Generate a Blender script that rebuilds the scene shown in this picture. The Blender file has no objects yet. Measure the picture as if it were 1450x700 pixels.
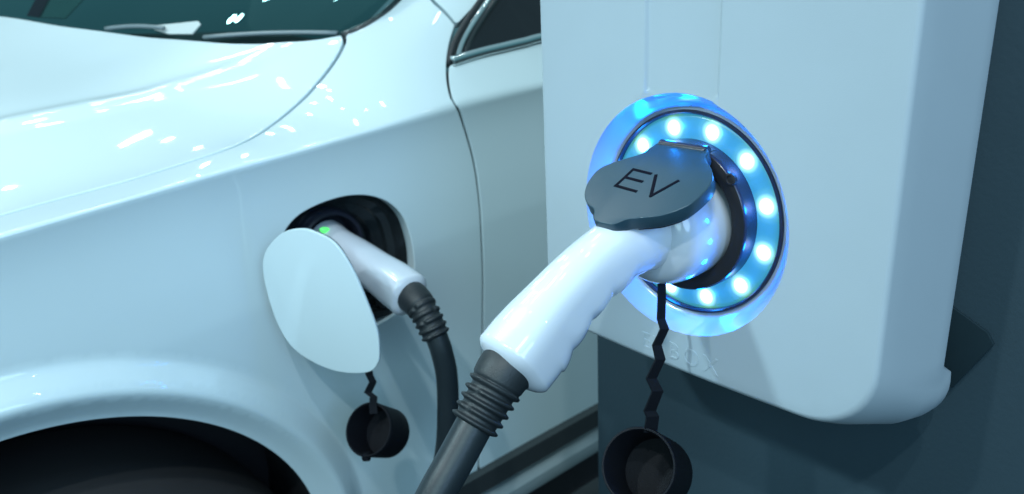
import bpy, bmesh, math
import numpy as np
from mathutils import Vector, Matrix, noise
from mathutils.geometry import delaunay_2d_cdt

SC = bpy.context.scene
COL = SC.collection
# ------------------------------------------------------------------ camera
CAMZ = 1.15
FPX, CX, CY = 1112.449, 725.0, 350.0
RIGHT = np.array([0.99899316, -0.01456836, -0.04243155])
DOWN = np.array([-0.04486283, -0.32440429, -0.94485405])
FWD = np.array([0.0, 0.94580633, -0.32473124])
CAM = np.array([0, 0, CAMZ])
cd = bpy.data.cameras.new('camera'); cam = bpy.data.objects.new('camera', cd); COL.objects.link(cam)
cd.sensor_width = 36; cd.lens = FPX / 1450 * 36; cd.clip_start = 0.02; cd.clip_end = 100
mw = Matrix.Identity(4)
for i in range(3):
    mw[i][0] = RIGHT[i]; mw[i][1] = -DOWN[i]; mw[i][2] = -FWD[i]; mw[i][3] = CAM[i]
cam.matrix_world = mw
cd.dof.use_dof = True; cd.dof.focus_distance = 0.52; cd.dof.aperture_fstop = 8.5
SC.camera = cam
# ------------------------------------------------------------------ colour management, world, lamps
SC.view_settings.view_transform = 'Standard'; SC.view_settings.look = 'None'
SC.view_settings.exposure = 0; SC.view_settings.gamma = 1
wd = bpy.data.worlds.new('World'); SC.world = wd; wd.use_nodes = True
nt = wd.node_tree; bg = nt.nodes['Background']
geo = nt.nodes.new('ShaderNodeNewGeometry'); sx = nt.nodes.new('ShaderNodeSeparateXYZ')
nt.links.new(geo.outputs['Incoming'], sx.inputs[0])
mp = nt.nodes.new('ShaderNodeMapRange'); mp.inputs[1].default_value = 1; mp.inputs[2].default_value = -1
nt.links.new(sx.outputs[2], mp.inputs[0])
wr = nt.nodes.new('ShaderNodeValToRGB'); nt.links.new(mp.outputs[0], wr.inputs[0])
els = wr.color_ramp.elements
els[0].position = 0.0; els[0].color = (.012, .022, .030, 1)
els[1].position = 1.0; els[1].color = (.30, .52, .62, 1)
for p_, c_ in ((.42, (.03, .075, .09, 1)), (.52, (.10, .27, .33, 1)), (.70, (.27, .46, .52, 1))):
    e_ = els.new(p_); e_.color = c_
nt.links.new(wr.outputs[0], bg.inputs[0]); bg.inputs[1].default_value = 0.80

# station (ring) frame:  t = along its front, k = up, n = out of its front ; unit R = 65 mm
S = 0.065
RC = np.array([0.13557331, 0.56440139, -0.17308526 + CAMZ])
YR = -0.8667257236
Tt = np.array([math.cos(YR), math.sin(YR), 0]); Tn = np.array([math.sin(YR), -math.cos(YR), 0]); UP = np.array([0, 0, 1.])
# car frame: U = towards the rear, W = out of its flank
CA = math.radians(38)
CU = np.array([math.cos(CA), math.sin(CA), 0]); CW = np.array([math.sin(CA), -math.cos(CA), 0])
CO = np.array([-0.18625957, 0.87016981, CAMZ])          # z of car features is measured from the camera height

def st(t, z, n):  # station coordinates (units of R) -> world
    return RC + S * (t * Tt + z * UP + n * Tn)
def cr(u, z, w):
    return CO + u * CU + w * CW + z * UP

def area(name, pos, aim, size, power, color, shape='DISK', size_y=None, spread=None):
    l = bpy.data.lights.new(name, 'AREA'); l.shape = shape; l.size = size
    if size_y: l.size_y = size_y
    l.energy = power; l.color = color
    if spread: l.spread = math.radians(spread)
    o = bpy.data.objects.new(name, l); COL.objects.link(o)
    o.location = pos; d = Vector(aim) - Vector(pos); o.rotation_euler = d.to_track_quat('-Z', 'Y').to_euler()
    return o
kd = np.array([-1.72, -.285, 1.3]); kd /= np.linalg.norm(kd)
area('key_spot', RC + kd * 2.6, RC, .16, .52, (.66, .93, 1.0), spread=20)
area('front_fill', (.95, -1.5, 1.9), (.15, .9, .8), 1.2, 21, (.40, .66, 1.0))  # added soft fill for the car side and the station flank
area('left_fill', (-.75, -1.9, 1.95), (-.05, .9, .75), 1.5, 22, (.55, .90, 1.0))  # added fill near the camera to brighten fender and door
for p_, e_ in (((-.45, -1.5, 3.3), 30), ((-.12, -1.0, 3.6), 26), ((-1.7, -.6, 2.9), 20)):
    area('front_spot', p_, (-.05, .9, .7), .07, e_ * .93, (.82, .95, .98))
area('roof_softbox', (-.9, 2.0, 3.6), (-.2, 1.2, 1.0), 2.0, 3, (.74, .95, 1.0))
def tube_lamp(pos, w, l, power):
    o = area('hall_lamp', pos, pos + np.array([.1, -.2, -1.]) , w, power, (.90, .99, 1.0), 'RECTANGLE', l)
    z = Vector((.1, -.2, -1.)).normalized(); x = Vector(CU); x = (x - z * x.dot(z)).normalized(); y = z.cross(x)
    o.rotation_euler = Matrix((y, x, -z)).transposed().to_euler()
for p_ in [(-1.54, 2.50, 3.27), (-1.44, 2.85, 3.00), (-1.39, 2.15, 3.56), (-1.05, 2.35, 3.64), (-.44, 2.76, 3.54), (-.10, 1.33, 4.02), (-1.25, 3.5, 3.1), (-.55, 3.6, 2.5), (-2.1, 2.7, 2.6), (-.2, 2.1, 3.9), (-.9, 1.6, 4.0)]:
    tube_lamp(np.array(p_), .045, .13, .9)
for az_, el_ in [(-24, 33), (-31, 38), (-27, 47), (-45, 40), (-33, 53), (-22, 57), (-42, 50), (-52, 47), (-17, 40), (-12, 62), (-29, 30), (-40, 60)]:
    a_, b_ = math.radians(az_), math.radians(el_)
    area('hall_spot', (-.1 + 4.2 * math.sin(a_) * math.cos(b_), .95 + 4.2 * math.cos(a_) * math.cos(b_), .95 + 4.2 * math.sin(b_)), (-.1, 1.0, 1.0), .055, .5, (.90, .99, 1.0))
for p_ in [(-1.22, 2.08, 3.65), (-1.39, 1.52, 3.81), (1.46, .86, 3.57), (1.37, -.85, 2.84), (-.2, 3.9, 2.4)]:
    area('hall_spot', p_, (-.1, 1.0, 1.0), .07, .8, (.90, .99, 1.0))
for p_, r_, e_ in (((-1.78, 1.98, 3.52), .13, 7), ((-2.02, 2.0, 3.45), .06, 1.5), ((-2.06, 2.06, 3.40), .06, 1.5), ((-2.40, 1.58, 3.38), .05, 1.0)):
    area('hall_spot', p_, (-.1, 1.0, 1.0), r_, e_, (.85, 1.0, .98))

# ------------------------------------------------------------------ materials
def mat(name, color, rough=.5, metal=0, coat=0, coat_rough=.03, spec=.5, noise_amt=0, noise_scale=40, bump=0, bump_scale=300,
        emit=None, emit_str=0, ior=1.5):
    m = bpy.data.materials.new(name); m.use_nodes = True; n = m.node_tree; b = n.nodes['Principled BSDF']
    b.inputs['Base Color'].default_value = (*color, 1); b.inputs['Roughness'].default_value = rough
    b.inputs['Metallic'].default_value = metal; b.inputs['Coat Weight'].default_value = coat
    b.inputs['Coat Roughness'].default_value = coat_rough; b.inputs['Specular IOR Level'].default_value = spec
    b.inputs['IOR'].default_value = ior
    tc = n.nodes.new('ShaderNodeTexCoord')
    if noise_amt:
        t = n.nodes.new('ShaderNodeTexNoise'); t.inputs['Scale'].default_value = noise_scale; t.inputs['Detail'].default_value = 6
        n.links.new(tc.outputs['Object'], t.inputs['Vector'])
        mr = n.nodes.new('ShaderNodeMapRange'); mr.inputs[3].default_value = 1 - noise_amt; mr.inputs[4].default_value = 1 + noise_amt
        n.links.new(t.outputs[0], mr.inputs[0])
        mx = n.nodes.new('ShaderNodeVectorMath'); mx.operation = 'SCALE'; mx.inputs[0].default_value = color
        n.links.new(mr.outputs[0], mx.inputs['Scale']); n.links.new(mx.outputs[0], b.inputs['Base Color'])
        m2 = n.nodes.new('ShaderNodeMapRange'); m2.inputs[3].default_value = max(0, rough - .06); m2.inputs[4].default_value = rough + .06
        n.links.new(t.outputs[0], m2.inputs[0]); n.links.new(m2.outputs[0], b.inputs['Roughness'])
    if bump:
        t = n.nodes.new('ShaderNodeTexNoise'); t.inputs['Scale'].default_value = bump_scale; t.inputs['Detail'].default_value = 3
        n.links.new(tc.outputs['Object'], t.inputs['Vector'])
        bp = n.nodes.new('ShaderNodeBump'); bp.inputs['Strength'].default_value = bump; bp.inputs['Distance'].default_value = .001
        n.links.new(t.outputs[0], bp.inputs['Height']); n.links.new(bp.outputs[0], b.inputs['Normal'])
    if emit:
        b.inputs['Emission Color'].default_value = (*emit, 1); b.inputs['Emission Strength'].default_value = emit_str
    return m
M_PAINT = mat('white_car_paint', (.62, .74, .78), .42, coat=1, coat_rough=.035, noise_amt=.012, noise_scale=9)
M_STAT = mat('station_plastic', (.36, .425, .475), .46, spec=.35, noise_amt=.02, noise_scale=30, bump=.10, bump_scale=1400)
M_BOWL = mat('bowl_plastic', (.32, .38, .48), .18, spec=.5, noise_amt=.01)
M_GUN = mat('white_gloss_plastic', (.60, .645, .72), .22, coat=1, coat_rough=.025, noise_amt=.012, noise_scale=25)
M_RUB = mat('black_rubber', (.013, .018, .022), .50, noise_amt=.12, noise_scale=60, bump=.25, bump_scale=900)
M_CABLE = mat('cable_sheath', (.013, .020, .025), .40, noise_amt=.15, noise_scale=30, bump=.12, bump_scale=500)
M_LID = mat('lid_grey_plastic', (.018, .048, .072), .32, noise_amt=.05, noise_scale=50, bump=.12, bump_scale=1200)
M_NAVY = mat('socket_black_plastic', (.020, .022, .035), .22, noise_amt=.1)
M_BLACK = mat('matt_black', (.012, .012, .016), .7, noise_amt=.1)
M_LETTER = mat('lettering_black', (.003, .003, .008), .8, spec=.1, noise_amt=.05)
M_WALL = mat('teal_grey_wall', (.021, .046, .063), .75, noise_amt=.08, noise_scale=14, bump=.2, bump_scale=260)
M_CHROME = mat('chrome', (.80, .86, .86), .08, metal=1, noise_amt=.02)
M_TRIM = mat('gloss_black_trim', (.02, .025, .028), .12, coat=1, noise_amt=.05)
M_SILL = mat('grey_sill_plastic', (.20, .25, .27), .35, noise_amt=.05)
M_CAP = mat('dark_cap_rubber', (.005, .006, .009), .6, spec=.15, noise_amt=.15, noise_scale=60, bump=.2, bump_scale=700)
M_TYRE = mat('tyre_rubber', (.02, .02, .022), .8, noise_amt=.1)
M_FLOOR = mat('dark_floor', (.02, .025, .03), .4, noise_amt=.2, noise_scale=3)
M_GLASS = mat('tinted_glass', (.008, .030, .032), .02, spec=.9, coat=1, coat_rough=.01, noise_amt=0)
M_SIDEGL = mat('dark_side_glass', (.006, .010, .014), .03, spec=.5)
M_CARD = mat('white_card', (.55, .62, .62), .5, noise_amt=.05)
M_RED = mat('red_reflection', (.35, .02, .10), .5, noise_amt=.05)
M_GREEN = mat('green_indicator', (.05, .3, .1), .3, emit=(.10, .85, .16), emit_str=1.2)

# ------------------------------------------------------------------ object helpers
def tag(o, label=None, cat=None, group=None, kind=None):
    if label: o['label'] = label
    if cat: o['category'] = cat
    if group: o['group'] = group
    if kind: o['kind'] = kind
    return o
def thing(name, label, cat, loc, group=None):
    o = bpy.data.objects.new(name, None); COL.objects.link(o); o.location = Vector(loc); o.empty_display_size = .05
    return tag(o, label, cat, group)
def wloc(o):
    p = Vector((0, 0, 0))
    while o is not None: p += o.location; o = o.parent
    return p
def build(name, verts, faces, m, parent=None, smooth=True, normals=None, loc=None, angle=None):
    """verts in world space; origin goes to loc (or the centre of the mesh)"""
    v = np.asarray(verts, float)
    loc = Vector(loc) if loc is not None else Vector(v.mean(0))
    me = bpy.data.meshes.new(name); me.from_pydata([tuple(p) for p in v - np.array(loc)], [], [tuple(int(i) for i in f_) for f_ in faces]); me.update()
    me.materials.append(m)
    if smooth:
        me.polygons.foreach_set('use_smooth', [True] * len(me.polygons))
        if angle is not None: me.set_sharp_from_angle(angle=math.radians(angle))
    if normals is not None: me.normals_split_custom_set_from_vertices([tuple(x) for x in normals])
    o = bpy.data.objects.new(name, me); COL.objects.link(o)
    if parent is not None:
        o.parent = parent; o.location = loc - wloc(parent)
    else: o.location = loc
    return o
def joinm(parts):
    V = []; F = []; b = 0
    for v, f_ in parts:
        V += [tuple(p) for p in v]; F += [tuple(i + b for i in q) for q in f_]; b += len(v)
    return V, F
def loft(rings, cap0=True, cap1=True, closed=True):
    n = len(rings[0]); V = [p for r in rings for p in r]; F = []
    for i in range(len(rings) - 1):
        for j in range(n if closed else n - 1):
            k = (j + 1) % n
            F.append((i * n + j, i * n + k, (i + 1) * n + k, (i + 1) * n + j))
    if cap0: F.append(tuple(range(n - 1, -1, -1)))
    if cap1: F.append(tuple(range((len(rings) - 1) * n, len(rings) * n)))
    return V, F
def spline(pts, m=8):
    P = np.asarray(pts, float); out = []
    P2 = np.vstack([2 * P[0] - P[1], P, 2 * P[-1] - P[-2]])
    for i in range(1, len(P2) - 2):
        a, b, c, d = P2[i - 1:i + 3]
        for s in np.linspace(0, 1, m, endpoint=False):
            out.append(.5 * (2 * b + (c - a) * s + (2 * a - 5 * b + 4 * c - d) * s * s + (3 * b - a - 3 * c + d) * s ** 3))
    out.append(P[-1]); return np.array(out)
def closed_spline(pts, step):
    P = np.asarray(pts, float); n = len(P); out = []
    for i in range(n):
        a, b, c, d = P[i - 1], P[i], P[(i + 1) % n], P[(i + 2) % n]
        for s in np.linspace(0, 1, 10, endpoint=False):
            out.append(.5 * (2 * b + (c - a) * s + (2 * a - 5 * b + 4 * c - d) * s * s + (3 * b - a - 3 * c + d) * s ** 3))
    return resample(np.array(out), step, True)
def resample(P, step, closed=False):
    P = np.asarray(P, float)
    if closed: P = np.vstack([P, P[:1]])
    L = np.r_[0, np.cumsum(np.linalg.norm(np.diff(P, axis=0), axis=1))]
    n = max(3, int(round(L[-1] / step)))
    s = np.linspace(0, L[-1], n + 1)
    Q = np.stack([np.interp(s, L, P[:, k]) for k in range(P.shape[1])], 1)
    return Q[:-1] if closed else Q
def sweep(path, radii, nseg=32, up=UP, expo=2.0, flat=1.0, roll_fn=None):
    """tube along path with super-elliptic section; radii: scalars or (side, up) pairs"""
    P = np.asarray(path, float); rings = []
    for i in range(len(P)):
        T = P[min(i + 1, len(P) - 1)] - P[max(i - 1, 0)]; T /= np.linalg.norm(T)
        A = np.cross(T, up); A /= np.linalg.norm(A); B = np.cross(A, T)
        r = radii[i]; ra, rb = (r, r) if np.isscalar(r) else (r[0], r[1])
        ex = expo if np.isscalar(expo) else expo[i]
        ring = []
        for j in range(nseg):
            a = 2 * math.pi * j / nseg; c, s_ = math.cos(a), math.sin(a)
            x = math.copysign(abs(c) ** (2 / ex), c); y = math.copysign(abs(s_) ** (2 / ex), s_)
            off = roll_fn(i, a) if roll_fn else 1.0
            ring.append(P[i] + A * ra * x * off + B * rb * y * off)
        rings.append(ring)
    return rings
def lathe(c, axis, prof, nseg=64, a0=None):
    """prof: list of (radius, height along axis)"""
    axis = np.asarray(axis, float); axis = axis / np.linalg.norm(axis)
    A = np.asarray(a0, float) if a0 is not None else np.cross(axis, [0, 0, 1.] if abs(axis[2]) < .9 else [1., 0, 0])
    A = A - axis * (A @ axis); A /= np.linalg.norm(A); B = np.cross(axis, A)
    return [[np.asarray(c) + axis * h + r * (A * math.cos(2 * math.pi * j / nseg) + B * math.sin(2 * math.pi * j / nseg)) for j in range(nseg)] for r, h in prof]
def in_poly(pts, poly):
    x, y = pts[:, 0], pts[:, 1]; r = np.zeros(len(pts), bool); n = len(poly)
    for i in range(n):
        x1, y1 = poly[i]; x2, y2 = poly[(i + 1) % n]
        c = ((y1 > y) != (y2 > y)); xx = (x2 - x1) * (y - y1) / (y2 - y1 + 1e-15) + x1
        r ^= c & (x < xx)
    return r
def dist_poly(pts, poly):
    d = np.full(len(pts), 1e9)
    for i in range(len(poly)):
        a = poly[i]; b = poly[(i + 1) % len(poly)]; ab = b - a; L = ab @ ab + 1e-15
        s = np.clip(((pts - a) @ ab) / L, 0, 1); q = a + s[:, None] * ab
        d = np.minimum(d, np.linalg.norm(pts - q, axis=1))
    return d
def sheet(name, outer, holes, fn, spacing, m, parent, depth=.012, roll=.0012, edge=.004, loc=None, extra=None, rim=True):
    """a panel of sheet material: outline (and holes) in parameter space, mapped by fn, its rims rolled inwards"""
    loops = [resample(np.asarray(outer, float), edge, True)] + [resample(np.asarray(h, float), edge, True) for h in holes]
    mn = loops[0].min(0); mx = loops[0].max(0)
    gx, gy = np.meshgrid(np.arange(mn[0], mx[0], spacing), np.arange(mn[1], mx[1], spacing))
    gx = gx + (np.arange(gx.shape[0])[:, None] % 2) * spacing * .5
    G = np.c_[gx.ravel(), gy.ravel()]
    if extra is not None: G = np.vstack([G, extra])
    k = in_poly(G, loops[0])
    for h in loops[1:]: k &= ~in_poly(G, h)
    G = G[k]
    for l in loops: G = G[dist_poly(G, l) > spacing * .45]
    V2 = []; E_ = []
    for l in loops:
        b = len(V2); V2 += [Vector(p) for p in l]; E_ += [(b + i, b + (i + 1) % len(l)) for i in range(len(l))]
    nb = len(V2); V2 += [Vector(p) for p in G]
    vs, es, fs, ov, oe, of = delaunay_2d_cdt(V2, E_, [], 0, 1e-7)
    vs = np.array([tuple(v) for v in vs]); remap = {}
    for new, olds in enumerate(ov):
        for o_ in olds: remap[o_] = new
    fs = [f_ for f_ in fs]
    cen = np.array([vs[list(f_)].mean(0) for f_ in fs])
    k = in_poly(cen, loops[0])
    for h in loops[1:]: k &= ~in_poly(cen, h)
    fs = [f_ for f_, kk in zip(fs, k) if kk]
    P, N = fn(vs)
    # orientation
    a, b, c = P[fs[len(fs) // 2][0]], P[fs[len(fs) // 2][1]], P[fs[len(fs) // 2][2]]
    if np.cross(b - a, c - a) @ N[fs[len(fs) // 2][0]] < 0: fs = [tuple(reversed(f_)) for f_ in fs]
    if not rim: return P, fs
    V = list(P); NN = list(N); base = 0
    for li, l in enumerate(loops):
        n = len(l); ids = [remap[base + i] for i in range(n)]; base += n
        area2 = np.sum(l[:, 0] * np.roll(l[:, 1], -1) - np.roll(l[:, 0], -1) * l[:, 1])
        Pb = P[ids]; Nb = N[ids]
        Tg = np.roll(Pb, -1, 0) - np.roll(Pb, 1, 0); Tg /= np.linalg.norm(Tg, axis=1)[:, None] + 1e-12
        O_ = np.cross(Tg, Nb)
        # outwards (away from the sheet)
        tst = fn(l[:1] + 0)[0]
        e2 = np.array([(l[1] - l[-1])[1], -(l[1] - l[-1])[0]]); e2 = e2 / (np.linalg.norm(e2) + 1e-12) * (1 if area2 > 0 else -1)
        if li > 0: e2 = -e2
        q = fn((l[0] + e2 * .002)[None])[0][0] - Pb[0]
        if q @ O_[0] < 0: O_ = -O_
        V_a = Pb + O_ * roll * .7 - Nb * roll * .3; V_b = Pb + O_ * roll - Nb * roll * 1.2; V_c = Pb + O_ * roll * .9 - Nb * depth
        off = len(V)
        for arr, nn in ((V_a, O_ * .6 + Nb * .8), (V_b, O_), (V_c, O_)):
            V += list(arr); NN += list(nn / np.linalg.norm(nn, axis=1)[:, None])
        r0 = ids; r1 = [off + i for i in range(n)]; r2 = [off + n + i for i in range(n)]; r3 = [off + 2 * n + i for i in range(n)]
        for ra, rb in ((r0, r1), (r1, r2), (r2, r3)):
            for i in range(n):
                j = (i + 1) % n; q_ = (ra[i], ra[j], rb[j], rb[i])
                nrm = np.cross(V[q_[1]] - V[q_[0]], V[q_[3]] - V[q_[0]])
                if nrm @ (NN[q_[3]] + NN[q_[0]]) < 0: q_ = q_[::-1]
                fs.append(q_)
    return build(name, V, fs, m, parent, True, NN, loc)
def pix(q): return ((q[0] - CX) / FPX) * RIGHT + ((q[1] - CY) / FPX) * DOWN + FWD
def prism(poly3, ext, m, name, parent, bevel=0, seg=3, loc=None, angle=35):
    """solid from planar outline poly3 (world pts) extruded by vector ext, edges bevelled"""
    n = len(poly3); V = [np.asarray(p) for p in poly3] + [np.asarray(p) + ext for p in poly3]
    F = [tuple(range(n)), tuple(range(2 * n - 1, n - 1, -1))] + [(i, i + n, (i + 1) % n + n, (i + 1) % n) for i in range(n)]
    bm = bmesh.new(); vs = [bm.verts.new(v) for v in V]
    for f_ in F: bm.faces.new([vs[i] for i in f_])
    bmesh.ops.recalc_face_normals(bm, faces=bm.faces)
    if bevel:
        ed = [e for e in bm.edges if len(e.link_faces) == 2 and e.calc_face_angle(0) > math.radians(angle)]
        bmesh.ops.bevel(bm, geom=ed, offset=bevel, segments=seg, affect='EDGES', profile=.5, clamp_overlap=True)
    bm.verts.index_update()
    V2 = [np.array(v.co) for v in bm.verts]; F2 = [tuple(v.index for v in f_.verts) for f_ in bm.faces]; bm.free()
    return build(name, V2, F2, m, parent, True, None, loc, angle=40)
def boxm(c, ax, hs):
    c = np.asarray(c); V = []
    for sx_ in (-1, 1):
        for sy_ in (-1, 1):
            for sz_ in (-1, 1): V.append(c + ax[0] * hs[0] * sx_ + ax[1] * hs[1] * sy_ + ax[2] * hs[2] * sz_)
    return V, [(0, 1, 3, 2), (4, 6, 7, 5), (0, 4, 5, 1), (2, 3, 7, 6), (0, 2, 6, 4), (1, 5, 7, 3)]

# ------------------------------------------------------------------ setting
V = [(-6, -4, 0), (6, -4, 0), (6, 8, 0), (-6, 8, 0)]
tag(build('floor', V, [(0, 1, 2, 3)], M_FLOOR, None, False, loc=(0, 0, 0)), kind='structure')
# dark panel behind the station
pa = [st(-3.15, -15, -1.75), st(4.6, -15, -1.75), st(4.6, 9, -1.75), st(-3.15, 9, -1.75)]
pa = [np.array([p[0], p[1], max(p[2], 0.002)]) for p in pa]
wl = prism(pa, -Tn * .05, M_WALL, 'back_panel', None, .002)
tag(wl, 'dark teal grey upright panel that the white charging station is mounted on', 'wall panel')

# ------------------------------------------------------------------ car body surface
def rbf(pts):
    A = np.array(pts, float); X = A[:, :2]; z = A[:, 2]; n = len(X)
    def ph(d): return d * d * np.log(d + 1e-9)
    K = ph(np.linalg.norm(X[:, None] - X[None], axis=2)) + np.eye(n) * 4e-3
    P = np.c_[np.ones(n), X]; Mx = np.block([[K, P], [P.T, np.zeros((3, 3))]])
    c = np.linalg.solve(Mx, np.r_[z, 0, 0, 0])
    def f_(Q):
        out = np.empty(len(Q))
        for i in range(0, len(Q), 20000):
            q = Q[i:i + 20000]; out[i:i + 20000] = ph(np.linalg.norm(q[:, None] - X[None], axis=2)) @ c[:n] + c[n] + q @ c[n + 1:]
        return out
    return f_
def crease_z(u): return np.interp(u, [-1.2, -.334, -.22, -.145, -.068, .063, .119, .29, .9], [-.285, -.196, -.182, -.1755, -.168, -.155, -.149, -.137, -.105])
_us = np.linspace(-1.2, .9, 400); _zs = crease_z(_us); _k = np.ones(25) / 25
for _i in range(4): _zs = np.convolve(np.pad(_zs, 12, mode='edge'), _k, 'valid')
def crz(u): return np.interp(u, _us, _zs)
HP = [(-.326, .06, -.192), (-.264, .065, -.184), (-.195, .07, -.175), (-.076, .09, -.157), (-.022, .10, -.143), (.024, .115, -.122), (.072, .135, -.090), (.096, .15, -.061),
      (.037, .21, -.069), (-.024, .30, -.067), (-.108, .5, -.050), (-.212, .7, -.025), (-.25, .8, -.018),
      (-.290, .25, -.131), (-.201, .25, -.123), (-.095, .25, -.113), (.0, .20, -.100), (-.256, .45, -.088), (-.138, .40, -.084), (-.35, .7, -.065),
      (-.6, .1, -.24), (-.6, .3, -.20), (-.6, .6, -.15), (-.45, .45, -.125), (-.9, .3, -.28), (-.9, .6, -.25), (-.45, .15, -.185),
      (.164, .17, -.040), (.199, .17, -.020), (.215, .07, -.070), (.206, .11, -.040), (.192, .05, -.096), (.342, .055, -.078), (.27, .052, -.087), (.5, .055, -.06), (.8, .055, -.04),
      (.114, .06, -.112), (.06, .05, -.135), (.16, .05, -.102), (.276, .08, -.027), (.30, .13, .03), (.5, .1, .0), (.14, .12, -.062), (-.10, .045, -.163), (.1, .09, -.095)]
for u_ in np.linspace(-.9, .8, 18): HP.append((u_, 0, float(crz(u_))))
for u_ in np.linspace(-.9, -.15, 6): HP.append((u_, .03, float(crz(u_)) + .004))
_H = rbf(HP)
AC = np.array([-.374, -.693]); AR = .305
def side_w(u, z):
    h = crz(u) - z
    w = -.0095 * (1 - np.exp(-h / .030)) + .009 * np.clip(h / .16, 0, 1)
    w -= .042 * np.clip((h - .10) / .44, 0, 1.3) ** 1.6
    d = np.hypot(u - AC[0], z - AC[1]) - AR
    fl = np.interp(d, [-.05, 0, .010, .030, .036, .056, .062, .075], [-.004, .001, .0060, .0185, .0178, .0030, -.0004, 0])
    fade = np.clip((.30 + (AC[0] - u) * 1.0 + .05) / .08 + .9, .15, 1)      # flare dies out towards the door
    return w + fl * fade
def body_raw(Q):
    u, v = Q[:, 0], Q[:, 1]; top = v >= 0
    P = np.empty((len(Q), 3))
    w = np.where(top, -v, 0); z = np.where(top, 0, crz(u) + v)
    if top.any(): z[top] = _H(np.c_[u[top], v[top]])
    vr = np.interp(u, [-.6, -.29, -.2, -.095, .067], [.26, .25, .25, .25, .20])
    z = z + np.where(top, .004 * np.exp(-((v - vr) / .016) ** 2) * np.clip((.06 - u) / .1, 0, 1), 0)
    wb = side_w(u, z); w = np.where(top, w, wb)
    return np.stack([u, z, w], 1)
def body(Q):
    Q = np.asarray(Q, float)
    def sm(Q):
        a = 0
        for dv in (-.0045, -.002, 0, .002, .0045):
            a = a + body_raw(Q + [0, dv])
        return a / 5
    P = sm(Q); e = .0015
    du = sm(Q + [e, 0]) - sm(Q - [e, 0]); dv = sm(Q + [0, e]) - sm(Q - [0, e])
    def wv(A): return A[:, :1] * CU + A[:, 1:2] * UP + A[:, 2:3] * CW
    DU, DV = wv(du), wv(dv); N = np.cross(DU, DV); N /= np.linalg.norm(N, axis=1)[:, None]
    s = np.sign(N @ (CW + UP)); N *= s[:, None]
    return CO + wv(P), N
# pixel -> (u, v) on the body surface, by marching the ray
def onbody(pts):
    Q = np.array([pix(q) for q in pts]); A = CAM - CO
    o = np.array([A @ CU, A @ UP, A @ CW]); D = np.stack([Q @ CU, Q @ UP, Q @ CW], 1)
    res = []
    for d in D:
        s = np.linspace(.45, 2.0, 1600); P = o + s[:, None] * d
        ztop = _H(np.c_[P[:, 0], np.clip(-P[:, 2], 0, 1.2)])
        wsd = side_w(P[:, 0], P[:, 1])
        inside = ((P[:, 2] < 0) & (P[:, 1] < ztop) & (P[:, 2] < np.where(P[:, 1] < crz(P[:, 0]), wsd, 1))) | ((P[:, 1] < crz(P[:, 0])) & (P[:, 2] < wsd))
        i = int(np.argmax(inside)); p = P[i]
        if p[1] < crz(p[0]) - .0005: res.append((p[0], p[1] - crz(p[0])))
        else: res.append((p[0], max(-p[2], 0)))
    return np.array(res)
car = thing('parked_car', 'white glossy car with its charging flap open, standing behind the connector', 'car', cr(0, -CAMZ, -.3))
gap_px = [(488, 52), (488, 62), (475, 87), (440, 130), (400, 166), (345, 202), (300, 219), (200, 251), (100, 278), (0, 306)]
cowl_px = [(0, 24), (75, 36), (150, 46), (225, 55), (300, 61), (350, 63), (400, 62), (450, 57), (488, 50)]
g_uv = onbody(gap_px); g_uv = spline(g_uv, 6); g_uv = resample(g_uv, .006)
c_uv = onbody(cowl_px); c_uv = resample(spline(c_uv, 6), .006)
# carry both on beyond the frame
gE = g_uv[-1]; g_uv = np.vstack([g_uv, [gE + [-.12, -.003], gE + [-.3, 0], [-.80, gE[1] + .005]]])
c0 = c_uv[0]; c_uv = np.vstack([[c0 + [-.06, .12]], c_uv])
G = .0030; GH = .0050
def offs(P, d):
    P = np.asarray(P); T = np.gradient(P, axis=0); T /= np.linalg.norm(T, axis=1)[:, None]
    return P + np.c_[-T[:, 1], T[:, 0]] * d
hood = np.vstack([[[-.80, c_uv[0][1]]], c_uv[:-1], offs(g_uv, -GH) if offs(g_uv, -GH)[20][1] > g_uv[20][1] else offs(g_uv, GH)])
sheet('hood', hood, [], body, .009, M_PAINT, car, .014, .0018)
# front fender (with the pillar foot)
pil = resample(spline(onbody([(488, 50), (505, 44), (522, 36), (540, 24), (556, 12), (572, -4), (590, -22)]), 5), .006)
seam = resample(spline(onbody([(600, -14), (614, 3), (630, 18), (645, 35)]), 4), .006)
dgap = resample(spline(onbody([(645, 38), (638, 62), (634, 88), (634, 110), (637, 130), (643, 145), (652, 162), (662, 195), (672, 235), (679, 285), (682, 330), (684, 385), (684, 440), (683, 500), (681, 560), (678, 620), (678, 662)]), 5), .006)
ZS = lambda u: -.690
th = np.linspace(math.radians(-35), math.radians(150), 90)
arch = np.c_[AC[0] + AR * np.cos(th), AC[1] + AR * np.sin(th)]; arch = arch[arch[:, 1] > -.706]
arch_uv = np.c_[arch[:, 0], arch[:, 1] - crz(arch[:, 0])]
gl = offs(g_uv, G) if offs(g_uv, G)[20][1] < g_uv[20][1] else offs(g_uv, -G)
dl = offs(dgap, G); dl = dl if dl[30][0] < dgap[30][0] else offs(dgap, -G)
sl = offs(seam, -G); sl = sl if sl[-1][0] < seam[-1][0] else offs(seam, G)
fend = np.vstack([gl[::-1], pil[1:], sl, dl, [[dl[-1][0], -.706 - crz(dl[-1][0])]], arch_uv, [[-.80, arch_uv[-1][1]]]])
open_px = [(402, 327), (418, 307), (440, 293), (470, 281), (500, 275), (530, 277), (555, 288), (573, 308), (583, 336), (588, 372), (586, 405), (577, 430), (556, 449), (528, 464), (500, 470), (470, 462), (440, 444), (416, 415), (403, 375), (398, 348)]
open_uv = closed_spline(onbody(open_px), .004)
rng = np.random.default_rng(3)
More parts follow.
